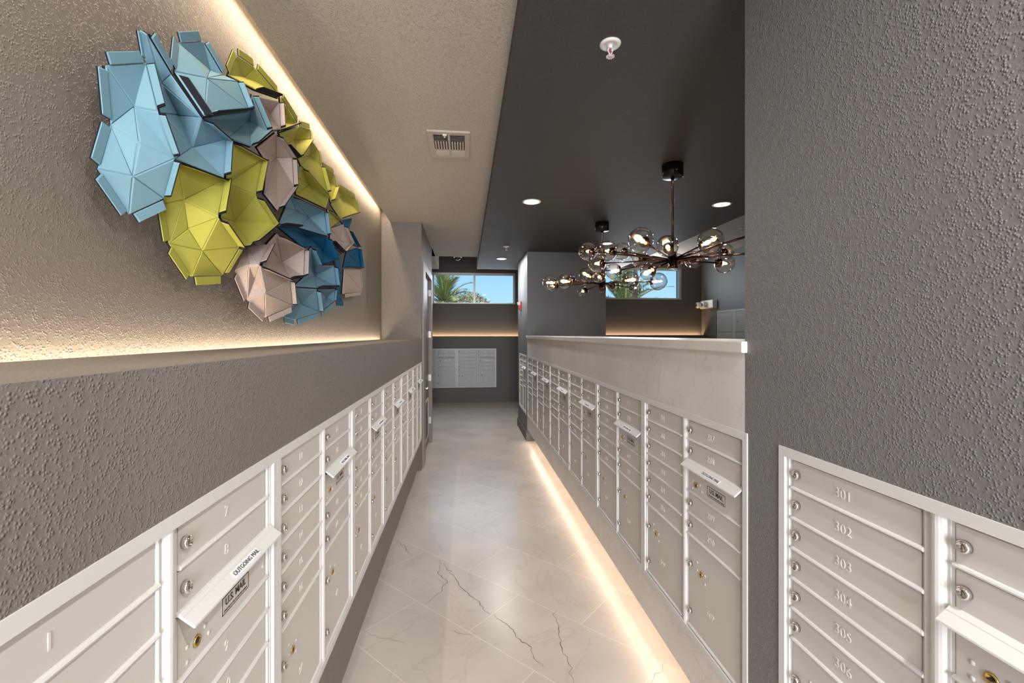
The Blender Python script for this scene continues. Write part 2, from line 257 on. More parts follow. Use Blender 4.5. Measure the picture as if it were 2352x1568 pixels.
FELT = [
    ('B',8,[(-0.968,1.302,2.408),(-0.956,1.438,2.498),(-0.884,1.378,2.326),(-0.86,1.412,2.206),(-0.92,1.46,2.1),(-0.968,1.385,2.029),(-0.98,1.293,2.125),(-0.968,1.32,2.258),(-0.956,1.389,2.341),(-0.908,1.338,2.218),(-0.932,1.35,2.128)],[[5,10,6],[8,9,3],[1,8,2],[10,5,4],[4,3,10],[3,9,10],[10,9,7],[9,8,7],[0,7,8],[8,1,0],[3,2,8],[6,10,7]],'ojjjoooo'),
    ('B',9,[(-0.98,1.452,2.605),(-0.932,1.407,2.565),(-0.932,1.513,2.509),(-0.848,1.52,2.382),(-0.86,1.699,2.389),(-0.848,1.657,2.234),(-0.884,1.454,2.219),(-0.908,1.42,2.342),(-0.98,1.475,2.523),(-0.968,1.525,2.487),(-0.956,1.587,2.414),(-0.908,1.576,2.305)],[[0,8,1],[7,9,8],[9,2,1],[11,10,7],[11,6,5],[5,4,11],[4,3,11],[10,11,3],[9,7,10],[10,3,9],[2,9,3],[1,8,9],[6,11,7]],'-o-jj---o'),
    ('B',7,[(-0.968,1.603,2.665),(-0.968,1.745,2.765),(-0.944,1.836,2.692),(-0.92,1.898,2.703),(-0.86,1.867,2.572),(-0.836,1.516,2.383),(-0.932,1.529,2.526),(-0.968,1.794,2.686),(-0.896,1.642,2.571)],[[7,8,2],[5,4,8],[6,5,8],[8,7,0],[1,0,7],[7,2,1],[3,2,8],[4,3,8],[0,6,8]],'oo-jjjo'),
    ('B',6,[(-0.908,1.651,2.437),(-0.92,1.997,2.646),(-0.932,2.047,2.732),(-0.872,2.062,2.58),(-0.884,1.931,2.458),(-0.896,1.775,2.422),(-0.968,2.092,2.634)],[[0,5,6],[6,5,4],[4,3,6],[3,2,6],[0,6,1],[2,1,6]],'--jj--'),
    ('L',8,[(-0.908,1.499,2.231),(-0.884,1.737,2.259),(-0.86,1.645,2.092),(-0.884,1.839,2.028),(-0.956,1.854,1.916),(-0.968,1.674,1.888),(-0.968,1.558,1.981),(-0.956,1.508,2.097),(-0.932,1.573,2.129),(-0.944,1.619,2.044),(-0.932,1.676,1.981)],[[7,6,8],[8,0,7],[10,5,4],[4,3,10],[2,10,3],[5,10,6],[9,6,10],[10,2,9],[8,9,2],[2,1,8],[0,8,1],[9,8,6]],'jjjoooo-'),
    ('L',9,[(-0.896,1.785,2.421),(-0.872,2.017,2.441),(-0.884,1.976,2.27),(-0.86,2.109,2.181),(-0.884,1.928,2.051),(-0.92,1.914,2.042),(-0.932,1.799,2.13),(-0.932,1.839,2.273),(-0.908,1.789,2.28),(-0.98,1.988,2.161)],[[9,7,6],[9,6,5],[5,4,9],[4,3,9],[3,2,9],[7,9,2],[2,1,7],[0,8,1],[8,7,1]],'jjjj-----'),
    ('T',4,[(-0.932,2.088,2.747),(-0.92,2.298,2.828),(-0.896,2.259,2.678),(-0.872,2.066,2.584),(-0.968,2.311,2.773)],[[1,4,2],[2,4,3],[0,3,4],[4,1,0]],'-j--'),
    ('T',7,[(-0.884,1.985,2.477),(-0.884,2.168,2.62),(-0.884,2.371,2.587),(-0.884,2.392,2.441),(-0.872,2.16,2.258),(-0.884,2.051,2.302),(-0.896,2.113,2.453),(-0.944,2.322,2.565)],[[3,2,7],[6,5,7],[0,6,7],[1,0,7],[7,2,1],[4,3,7],[5,4,7]],'-jjj---'),
    ('L',6,[(-0.968,1.922,2.74),(-0.98,2.01,2.878),(-0.98,2.175,2.924),(-0.956,2.38,2.909),(-0.932,2.321,2.862),(-0.944,2.095,2.78),(-0.99,2.107,2.839)],[[1,0,6],[6,0,5],[5,4,6],[1,6,2],[3,2,6],[4,3,6]],'ooo-j-'),
    ('L',4,[(-0.956,2.4,2.91),(-0.956,2.646,2.881),(-0.908,2.268,2.67),(-0.944,2.38,2.833),(-0.98,2.571,2.883)],[[1,4,2],[4,3,2],[3,4,0],[4,1,0]],'oj--'),
    ('L',6,[(-0.968,2.685,2.887),(-0.98,2.919,2.977),(-0.968,2.884,2.896),(-0.92,2.537,2.642),(-0.932,2.394,2.656),(-0.908,2.268,2.664),(-0.99,2.679,2.806)],[[5,4,6],[6,4,3],[3,2,6],[2,1,6],[5,6,0],[1,0,6]],'oojj--'),
    ('L',6,[(-0.968,2.891,2.899),(-0.968,3.014,2.897),(-0.956,3.044,2.795),(-0.908,3.037,2.612),(-0.932,2.621,2.641),(-0.92,2.543,2.645),(-0.98,2.919,2.813)],[[5,4,6],[6,4,3],[2,1,6],[1,0,6],[5,6,0],[3,2,6]],'-oj---'),
    ('L',5,[(-0.932,2.621,2.636),(-0.908,3.054,2.584),(-0.884,2.916,2.48),(-0.896,2.452,2.423),(-0.932,2.556,2.548),(-0.968,2.866,2.612)],[[5,2,1],[2,5,3],[4,3,5],[0,4,5],[5,1,0]],'j----'),
    ('L',5,[(-0.968,3.095,2.809),(-0.98,3.432,2.876),(-0.968,3.43,2.779),(-0.92,3.138,2.582),(-0.932,3.126,2.639),(-0.99,3.344,2.793)],[[0,4,5],[5,4,3],[2,1,5],[0,5,1],[3,2,5]],'ooj--'),
    ('L',5,[(-0.968,3.44,2.785),(-0.98,4.082,2.894),(-0.968,4.135,2.779),(-0.92,3.37,2.529),(-0.92,3.138,2.569),(-0.99,3.695,2.801)],[[1,5,2],[2,5,3],[4,3,5],[0,4,5],[5,1,0]],'ooj--'),
    ('L',4,[(-0.896,2.984,2.495),(-0.92,3.36,2.52),(-0.896,3.057,2.39),(-0.896,3.005,2.433)],[[2,1,3],[0,3,1]],'j---'),
    ('B',3,[(-0.932,2.467,2.575),(-0.932,2.609,2.628),(-0.932,2.533,2.491)],[[0,2,1]],'---'),
    ('B',6,[(-0.896,2.371,2.395),(-0.884,2.884,2.455),(-0.872,2.904,2.304),(-0.884,2.466,2.25),(-0.872,2.171,2.191),(-0.92,2.376,2.332),(-0.956,2.813,2.394),(-0.944,2.574,2.371)],[[5,4,7],[7,0,5],[6,3,2],[2,1,6],[7,4,3],[3,6,7],[6,1,0],[0,7,6]],'jj-j--'),
    ('N',7,[(-0.896,2.231,2.198),(-0.896,2.5,2.255),(-0.884,2.944,2.305),(-0.872,3.076,2.182),(-0.884,2.826,2.103),(-0.896,2.686,2.2),(-0.896,2.559,2.164),(-0.968,2.814,2.285),(-0.944,3.059,2.246)],[[1,0,7],[2,8,3],[3,8,4],[5,4,8],[7,6,5],[5,8,7],[1,7,2],[6,7,0],[8,2,7]],'--jj---'),
    ('T',6,[(-0.92,2.169,2.106),(-0.896,2.208,2.16),(-0.872,2.511,2.149),(-0.872,2.499,1.993),(-0.908,2.408,1.974),(-0.944,2.174,2.004),(-0.98,2.478,2.066)],[[6,4,3],[3,2,6],[4,6,5],[0,5,6],[1,0,6],[6,2,1]],'-jjj--'),
    ('T',8,[(-0.968,1.977,1.95),(-0.956,2.052,2.066),(-0.896,2.139,2.096),(-0.884,2.007,1.98),(-0.872,2.308,1.959),(-0.884,2.376,1.832),(-0.956,2.226,1.764),(-0.968,2.078,1.837),(-0.92,1.992,1.977),(-0.944,2.095,1.93),(-0.908,2.115,1.871)],[[0,7,8],[8,1,0],[10,6,5],[5,4,10],[3,10,4],[6,10,7],[9,7,10],[10,3,9],[8,9,3],[1,8,3],[3,2,1],[9,8,7]],'--jjjooo'),
    ('B',8,[(-0.896,2.574,2.133),(-0.896,2.686,2.188),(-0.884,2.789,2.1),(-0.872,3.044,2.139),(-0.872,3.108,2.0),(-0.884,2.735,1.959),(-0.896,2.424,1.934),(-0.896,2.559,1.996),(-0.968,2.957,2.06)],[[8,5,4],[4,3,8],[3,2,8],[7,6,8],[0,7,8],[8,2,1],[1,0,8],[5,8,6]],'-j-jj---'),
    ('B',6,[(-0.908,2.457,1.93),(-0.884,2.735,1.952),(-0.896,2.827,1.821),(-0.956,2.592,1.765),(-0.956,2.435,1.777),(-0.92,2.44,1.836),(-0.944,2.649,1.86)],[[6,3,2],[2,1,6],[5,4,6],[0,5,6],[6,1,0],[3,6,4]],'-joo--'),
    ('B',4,[(-0.896,2.808,1.959),(-0.884,3.118,1.991),(-0.896,3.128,1.907),(-0.932,2.94,1.823),(-0.944,3.122,1.933)],[[4,2,1],[2,4,3],[0,3,4],[4,1,0]],'-jo-'),
    ('T',5,[(-0.896,3.039,2.382),(-0.896,3.36,2.487),(-0.884,3.557,2.389),(-0.872,3.244,2.252),(-0.896,3.039,2.296),(-0.92,3.37,2.365)],[[0,4,5],[5,4,3],[3,2,5],[2,1,5],[0,5,1]],'-jjj-'),
    ('N',6,[(-0.932,3.414,2.53),(-0.956,3.847,2.656),(-0.956,3.745,2.54),(-0.944,4.032,2.452),(-0.92,3.683,2.405),(-0.908,3.421,2.495)],[[2,5,4],[4,3,2],[5,2,1],[0,5,1]],'--j---'),
    ('N',4,[(-0.896,3.442,2.302),(-0.932,3.967,2.433),(-0.92,4.032,2.259),(-0.908,3.405,2.176),(-0.956,3.86,2.322)],[[1,4,2],[2,4,3],[0,3,4],[4,1,0]],'-jj-'),
    ('T',4,[(-0.92,3.466,2.176),(-0.944,4.091,2.254),(-0.968,4.258,2.082),(-0.956,3.557,1.997)],[[0,3,2],[2,1,0]],'-oo-'),
    ('N',8,[(-0.896,2.984,2.295),(-0.884,3.214,2.242),(-0.896,3.323,2.109),(-0.908,3.301,1.977),(-0.944,3.54,1.929),(-0.932,3.288,1.921),(-0.896,3.218,2.082),(-0.884,3.095,2.181)],[[4,3,5],[6,5,3],[3,2,6],[7,6,2],[2,1,7],[0,7,1]],'----o---'),
]
NEAR_GLOBES = [
    ((1.184, 4.251, 2.495), 0.0896),
    ((1.28, 3.94, 2.443), 0.0913),
    ((1.536, 4.265, 2.505), 0.0863),
    ((1.173, 2.895, 2.32), 0.0853),
    ((1.419, 3.021, 2.309), 0.0772),
    ((1.751, 3.037, 2.356), 0.091),
    ((2.044, 3.559, 2.413), 0.0956),
    ((2.441, 3.971, 2.463), 0.0741),
    ((2.053, 3.357, 2.249), 0.0766),
    ((2.189, 4.097, 2.406), 0.0843),
    ((1.982, 4.018, 2.369), 0.0782),
    ((1.553, 3.861, 2.367), 0.0784),
    ((1.141, 3.803, 2.304), 0.0765),
    ((1.137, 3.351, 2.172), 0.0609),
    ((1.342, 3.179, 2.144), 0.0582),
]
FAR_GLOBES = [
    ((0.934, 4.93, 2.263), 0.0784),
    ((1.087, 5.518, 2.294), 0.0714),
    ((1.04, 4.618, 2.243), 0.0783),
    ((1.329, 5.593, 2.378), 0.0671),
    ((1.346, 4.888, 2.352), 0.0833),
    ((1.368, 4.483, 2.28), 0.0676),
    ((1.409, 5.284, 2.204), 0.0635),
    ((1.728, 4.547, 2.256), 0.0922),
    ((2.107, 4.709, 2.266), 0.0961),
    ((1.849, 5.439, 2.289), 0.0769),
    ((2.081, 5.315, 2.257), 0.0809),
    ((1.789, 5.747, 2.287), 0.0636),
]
NEAR_ARM_ENDS = [(1.892, 2.721, 2.345), (2.083, 2.902, 2.259)]
FLOOR_VEINS = [
    [(-0.552, 3.681), (-0.523, 3.641), (-0.477, 3.584), (-0.454, 3.511), (-0.412, 3.433)],
    [(-0.198, 3.359), (-0.185, 3.287), (-0.2, 3.181), (-0.166, 3.109), (-0.134, 3.073), (-0.157, 2.951), (-0.199, 2.897), (-0.257, 2.814)],
    [(-0.178, 3.349), (-0.141, 3.233), (-0.095, 3.136), (-0.05, 3.001), (0.013, 2.904), (0.068, 2.822), (0.104, 2.746), (0.135, 2.661)],
    [(0.168, 2.663), (0.21, 2.594), (0.268, 2.518), (0.276, 2.452), (0.314, 2.406), (0.35, 2.362), (0.349, 2.291), (0.389, 2.22)],
    [(0.547, 2.675), (0.518, 2.619), (0.525, 2.499), (0.52, 2.399), (0.509, 2.326), (0.52, 2.23), (0.516, 2.105)],
    [(-0.392, 6.641), (-0.329, 6.41), (-0.346, 6.142)],
    [(0.847, 4.018), (0.87, 3.939), (0.861, 3.831)],
    [(0.889, 2.067), (0.987, 2.158), (1.021, 2.191)],
    [(-0.551, 2.58), (-0.458, 2.52), (-0.339, 2.473)],
    [(-0.137, 2.575), (-0.057, 2.529), (0.05, 2.504)],
]
# ---------------------------------------------------------------- room shell
YB, YE = -4.0, 11.05
Z0_BOT, Z0_TOP = .392, 1.343
LW, LF, RF = -1.03, -.55, .957          # left wall, left boxes' wall, right boxes' wall
ZL, ZC, ZD = 1.625, 3.059, 2.985        # ledge top, beige ceiling, dark ceiling
mb = MB().box(-3, 6, YB - .2, YE + .6, -.1, 0, 0)
def ribbon(mb, pts, w_, z, mi):
    n = len(pts); vs = []
    fine = []
    rnd = random.Random(len(pts) * 31 + int(pts[0][0] * 1000))
    for i in range(n - 1):
        a, b = Vector(pts[i]), Vector(pts[i + 1]); d = (b - a); nn = Vector((-d.y, d.x))
        for k in range(4): fine.append(a + d * k / 4 + nn * (rnd.uniform(-.12, .12) if k else 0))
    fine.append(Vector(pts[-1]))
    for i, p in enumerate(fine):
        d = (fine[min(i + 1, len(fine) - 1)] - fine[max(i - 1, 0)]).normalized(); nn = Vector((-d.y, d.x))
        ww = w_ * (.35 + .65 * math.sin(PI * (i + .5) / len(fine))) * rnd.uniform(.5, 1.3)
        vs += [(p.x + nn.x * ww, p.y + nn.y * ww, z), (p.x - nn.x * ww, p.y - nn.y * ww, z)]
    mb.add(vs, [(2 * i, 2 * i + 1, 2 * i + 3, 2 * i + 2) for i in range(len(fine) - 1)], mi)
for i, p in enumerate(FLOOR_VEINS): ribbon(mb, p, .0022 if i < 6 else .0010, .0006, 1)
struct('floor', mb, [M['floor'], M['vein']], 'polished beige stone look floor tiles laid diagonally with dark veins', 'floor')

struct('wall_left', MB().box(LW - .15, LW, YB, 5.56, 0, 3.5), M['taupe'], 'textured taupe upper wall behind the felt sculpture', 'wall')
BT, BB, RC = Z0_TOP, Z0_BOT, .024
mb = MB().box(-.985, LF - RC, YB, 5.56, .14, ZL).box(LF - RC, LF, YB, 5.56, BT, ZL).box(LF - RC, LF, YB, 5.56, .14, BB).box(LF - RC, LF, 5.548, 5.56, BB, BT).box(LW, -.985, YB, 5.56, .14, ZL - .04).box(LW, LF - .08, YB, 5.56, 0, .14)
struct('wall_left.001', mb, M['taupe'], 'taupe low wall with a deep flat ledge above the left mailboxes', 'wall')
mb = MB().box(LW - .15, LF, 5.56, 5.93, 0, 3.5).box(LF - .15, LF, 5.93, 7.06, 2.53, 3.5).box(LF - .15, LF, 7.06, 7.22, 0, 3.5)
mb.box(-3, LF - .15, 7.07, 7.22, 0, 3.5).box(-3, -2.85, 7.22, YE + .3, 0, 3.6).box(-3, -2.85, YB, 7.07, 0, 3.5)
struct('wall_left.002', mb, M['taupe'], 'taupe wall pier and door wall at the end of the left mailboxes', 'wall')
struct('ceiling', MB().box(-.927, .215, YB, 7.93, ZC, 3.35), M['ceil'], 'textured beige ceiling strip lit by the cove on its left edge', 'ceiling')
struct('ceiling.001', MB().box(.21, 3.02, YB, 8.92, ZD, 3.35), M['dark'], 'textured dark brown lowered ceiling', 'ceiling')
struct('ceiling.002', MB().box(3.02, 5.2, YB, 9.3, 3.24, 3.4), M['ceil'], 'beige ceiling beyond the dark ceiling in the side room', 'ceiling')
struct('ceiling.003', MB().box(-3, -.545, 7.93, 8.98, ZD, 3.6).box(-3, -.545, 7.22, 7.93, ZC, 3.6), M['ceil'], 'small beige soffit beside the end window', 'ceiling')
struct('ceiling.004', MB().box(-3.2, 6.2, YB - .3, YE + .1, 3.6, 3.8).box(-1.3, -.9, YB, 5.6, 3.34, 3.6), M['dark'], 'dark recessed ceiling over the end of the corridor', 'ceiling')
# right side
mb = MB().box(RF + RC, 1.42, YB, 1.443, 0, ZD + .1).box(RF, RF + RC, YB, 1.443, BT, ZD + .1).box(RF, RF + RC, YB, 1.443, 0, BB).box(RF, RF + RC, 1.273, 1.424, BB, BT).box(RF, RF + RC, YB, .36, BB, BT)
struct('wall_right', mb, M['grey'], 'textured grey wall at the right with the nearest mailboxes', 'wall')
mb = MB().box(RF + RC, 1.34, 1.443, 6.95, .19, 1.62).box(RF, RF + RC, 1.443, 6.95, BT, 1.62).box(RF, RF + RC, 1.443, 6.95, .19, BB).box(RF, RF + RC, 6.92, 6.95, BB, BT).box(RF + .14, 1.34, 1.443, 6.95, 0, .19)
struct('wall_right.001', mb, M['marble'], 'pale marble half wall behind the right mailboxes', 'wall')
struct('trim_1', MB().box(RF - .02, 1.40, 1.43, 6.95, 1.62, 1.66), M['marble'], 'pale marble cap slab on top of the half wall', 'trim', .004)
struct('wall_right.002', MB().box(RF + RC, 2.232, 6.95, 8.19, 0, ZD).box(RF, RF + RC, 6.95, 8.19, BT, ZD).box(RF, RF + RC, 6.95, 8.19, 0, BB).box(RF, RF + RC, 6.95, 7.05, BB, BT).box(RF, RF + RC, 7.987, 8.19, BB, BT), M['block'], 'slate grey square pillar block behind the marble half wall', 'wall')
struct('baseboard_right', MB().box(RF - .018, RF, 6.95, 8.19, 0, .135).box(RF - .018, 1.34, 6.932, 6.95, 0, .135), M['slate'], 'dark baseboard round the foot of the slate pillar', 'baseboard')
struct('wall_right.003', MB().box(2.05, 2.232, 8.19, YE + .3, 0, 3.6), M['endw'])
struct('wall_right.004', MB().box(4.875, 5.05, YB, 9.2, 0, 3.6), M['slate'], 'dark green grey far wall of the side room', 'wall')
# unseen back wall; its glazed opening is added to carry fill light
mb = MB().box(-3, -1.0, YB - .15, YB, 0, 3.6).box(1.4, 5.05, YB - .15, YB, 0, 3.6).box(-1.0, 1.4, YB - .15, YB, 3.0, 3.6).box(-1.0, 1.4, YB - .15, YB, 0, .4)
struct('wall_back', mb, M['taupe'])
# end wall with window
WX0, WX1, WZ0, WZ1 = -.84, 1.225, 2.437, 3.212
y0, y1 = YE + .06, YE + .30
mb = MB().box(-3, WX0, y0, y1, 0, 3.6).box(WX1, 2.232, y0, y1, 0, 3.6).box(WX0, WX1, y0, y1, 0, WZ0).box(WX0, WX1, y0, y1, WZ1, 3.6)
struct('wall_end', mb, M['endw'], 'charcoal end wall with the high window', 'wall')
mb = MB().box(-3, 2.05, YE - .07, YE, 0, 1.632).box(-3, 2.05, YE, YE + .06, 0, 1.59)
struct('wall_end.001', mb, M['endw'], 'charcoal low end wall with a lit ledge above the silver mailboxes', 'wall')
struct('baseboard_end', MB().box(-3, 2.05, YE - .085, YE - .07, 0, .115), M['endw'], 'charcoal baseboard at the foot of the end wall', 'baseboard')
YF = YE - .07
# side room end wall with window
SX0, SX1, SZ0, SZ1, SY = 2.50, 4.446, 2.401, 3.06, 8.8
mb = MB().box(2.232, SX0, SY, SY + .25, 0, 3.6).box(SX1, 4.875, SY, SY + .25, 0, 3.6).box(SX0, SX1, SY, SY + .25, 0, SZ0).box(SX0, SX1, SY, SY + .25, SZ1, 3.6)
struct('wall_end.002', mb, M['endw'], 'charcoal end wall of the side room with its own high window', 'wall')
struct('wall_end.003', MB().box(2.232, 4.875, SY - .16, SY - .06, 0, 1.665).box(2.232, 4.875, SY - .06, SY, 0, 1.62), M['endw'])
def window(name, x0, x1, z0, z1, y, mull, label):
    t = empty(name, ((x0 + x1) / 2, y, z0)); tag(t, label, 'window', None, 'structure')
    ox, oz = (x0 + x1) / 2, z0
    fw = .045
    mb = MB().box(x0 - ox, x0 - ox + fw, -.06, .05, 0, z1 - oz).box(x1 - ox - fw, x1 - ox, -.06, .05, 0, z1 - oz)
    mb.box(x0 - ox + fw, x1 - ox - fw, -.06, .05, 0, .03).box(x0 - ox + fw, x1 - ox - fw, -.06, .05, z1 - oz - .05, z1 - oz)
    mb.build('window_frame', M['wframe'], t)
    MB().box(mull - ox - .025, mull - ox + .025, -.06, .05, .03, z1 - oz - .05).build('mullion', M['wframe'], t)
    for a, b in ((x0 + fw, mull - .025), (mull + .025, x1 - fw)):
        MB().box(a - ox, b - ox, .0, .006, .03, z1 - oz - .05).build('window_pane', M['pane'], t)
    MB().box(x0 - ox, x1 - ox, -.075, -.06, -.012, .012).build('window_sill', M['white'], t)
    return t
window('window_1', WX0, WX1, WZ0, WZ1, YE + .14, .203, 'high two pane window at the end of the corridor')
window('window_2', SX0, SX1, SZ0, SZ1, SY + .08, 3.483, 'high two pane window of the side room behind the chandeliers')
window('fill_window', -1.0, 1.4, .4, 3.0, YB - .08, .2, 'added unseen tall window in the back wall, for fill light')  # unseen window added behind the viewpoint as a frame for the fill lamp

# door on the left
t = empty('door_1', (LF, 6.5, 0)); tag(t, 'dark grey flush door with a louvre grille in the left wall', 'door', None, 'structure')
mb = MB()
mb.box(-.14, .016, -.83, -.545, 0, 2.607).box(-.14, .016, .50, .645, 0, 2.607).box(-.14, .016, -.545, .50, 2.515, 2.607)
mb.build('door_frame', M['trim'], t)
lf = MB().box(-.075, -.035, -.543, .498, .012, 2.513).build('door_leaf', M['doorp'], t)
h = MB().lathe([(.026, 0), (.026, .01)], (-.035, -.475, .958), (1, 0, 0), 16).tube((-.025, -.475, .958), (.03, -.475, .958), .009).tube((.03, -.485, .958), (.03, -.34, .958), .009)
h.build('door_handle', M['steel'], t)
mb = MB()
for a, b, c, d in ((-.40, -.37, .14, .72), (.36, .39, .14, .72), (-.37, .36, .14, .165), (-.37, .36, .695, .72)): mb.box(-.035, -.022, a, b, c, d)
lv = mb.build('louvre_frame', M['wframe'], t)
mb = MB()
for k in range(20): mb.prism([(-.034, .168 + k * .0265), (-.026, .168 + k * .0265), (-.034, .168 + k * .0265 + .02)], -.37, .36, 'y')
# prism profile is (x,z) swept along y
mb.build('louvre_slats', M['doorp'], lv)
for z in (.30, .96, 1.63, 2.27): MB().box(-.036, .006, .485, .503, z, z + .10).build('hinge', M['wframe'], t)

# ---------------------------------------------------------------- led tapes (the lit strips themselves)
def ledtape(loc, sx, sy, label, up=1):
    o = MB().box(-sx / 2, sx / 2, -sy / 2, sy / 2, -.004, .004).build('led_tape', M['led'], None, 0, loc); tag(o, label, 'light strip'); return o
ledtape((-.96, 1.5, 3.300), .012, 8.0, 'warm light strip in the cove along the beige ceiling edge')
ledtape((-1.008, 1.5, 1.5895), .012, 8.0, 'warm light strip in the channel behind the left ledge')
ledtape((1.03, 4.2, .186), .012, 5.4, 'warm light strip under the marble half wall')
ledtape((.2, YE + .02, 1.5945), 3.4, .012, 'warm light strip behind the end wall ledge')
ledtape((3.7, SY - .02, 1.6245), 2.2, .012, 'warm light strip behind the side room ledge')

# ---------------------------------------------------------------- mailbox units
HB = .955; U = (HB - .064) / 10; Z0 = .39
TW = .032
_cache = {}
def cached(key, fn):
    if key not in _cache: _cache[key] = fn()
    return _cache[key]
def door_mesh(w_, h, mats, kind):
    def fn():
        mb = MB()
        mb.box(.002, w_ - .002, -.014, -.006, .004, h - .003)          # plate
        mb.prism([(-.006, 0), (-.020, .001), (-.022, .005), (-.020, .009), (-.006, .011)], .0, w_ + .006, 'x', 1)   # lower rib
        if kind in ('parcel', 'panel'):
            zs = h * .70 if kind == 'parcel' else .046
            for dx, dz in (((.055, .030), (.055, -.002), (.115, .005), (.115, -.03)) if kind == 'parcel' else ((.015, .008), (.015, -.022), (.076, .012), (.090, -.012))):
                mb.lathe([(.0055, 0), (.005, .0016), (.0, .0024)], (dx + .015, -.014, zs + dz), (0, -1, 0), 12)
            if kind == 'panel': mb.lathe([(.0055, 0), (.005, .0016), (.0, .0024)], (w_ - .014, -.014, .044), (0, -1, 0), 12)
        return mb.mesh('mailbox_door', mats)
    return cached(('door', round(w_, 4), round(h, 4), mats[0].name, kind), fn)
def lock_mesh():
    def fn():
        mb = MB().lathe([(.0125, 0), (.0125, .009), (.0105, .0125), (.0085, .0125), (.008, .0105), (.0, .0105)], (0, 0, 0), (0, -1, 0), 20, 0)
        mb.box(-.001, .001, -.0112, -.010, -.005, .005, 1); return mb.mesh('lock', [M['chrome'], M['dchrome']])
    return cached('lock', fn)
def switch_mesh():
    def fn():
        mb = MB().lathe([(.0125, 0), (.012, .003), (.009, .003), (.0085, .0015), (0, .0015)], (0, 0, 0), (0, -1, 0), 20, 0)
        mb.prism([(-.007, -.002), (0, -.0035), (.007, .002), (0, .0035)], -.003, -.0012, 'y', 1); return mb.mesh('key_switch', [M['brass'], M['black']])
    return cached('switch', fn)
def frame_mesh(w_, mats):
    def fn():
        mb = MB(); mid = w_ / 2
        mb.box(.01, w_ - .01, -.008, 0, .01, HB - .01, 0)                  # back plate
        for a, b, c, d in ((0, TW - .008, 0, HB), (w_ - TW + .008, w_, 0, HB)): mb.box(a, b, -.026, 0, c, d, 1)
        mb.box(TW - .008, w_ - TW + .008, -.026, 0, 0, TW - .004, 1); mb.box(TW - .008, w_ - TW + .008, -.026, 0, HB - TW + .004, HB, 1)
        z0, z1 = TW - .004, HB - TW + .004
        for a in (TW - .008, w_ - TW - .002): mb.box(a, a + .010, -.018, 0, z0, z1, 1)
        # centre mullion: half round bead flanked by flat strips
        mb.box(mid - .022, mid + .022, -.014, 0, z0, z1, 1)
        n = 8; mb.prism([(mid + .016 * math.cos(PI + PI * k / n), -.012 + .012 * math.sin(PI + PI * k / n)) for k in range(n + 1)], z0, z1, 'z', 1)
        # hinge strips on the right of each column
        for x in (mid - .030, w_ - TW - .013):
            mb.box(x - .004, x + .010, -.012, 0, z0, z1, 1)
            mb.prism([(x + .004 + .0045 * math.cos(PI + PI * k / 6), -.011 + .006 * math.sin(PI + PI * k / 6)) for k in range(7)], z0, z1, 'z', 1)
        for x in (TW + .001, mid + .020): mb.box(x, x + .010, -.013, 0, z0, z1, 1)
        return mb.mesh('frame', mats)
    return cached(('frame', round(w_, 4), mats[0].name), fn)
def hood_mesh(w_, mats):
    def fn():
        p = [(-.010, 0), (-.020, 0), (-.050, -.024), (-.0505, -.028), (-.047, -.0285), (-.019, -.006), (-.010, -.006)]
        mb = MB().prism(p, 0, w_, 'x', 0); mb.box(.014, .018, -.025, -.012, -.018, -.0075, 1).box(w_ - .018, w_ - .014, -.025, -.012, -.018, -.0075, 1)
        mb.prism([(-.0282, -.0060), (-.0290, -.0067), (-.0280, -.0075)], .0, w_, 'x', 2)     # fine groove line on the slope
        return mb.mesh('outgoing_mail_hood', mats)
    return cached(('hood', round(w_, 4), mats[0].name), fn)
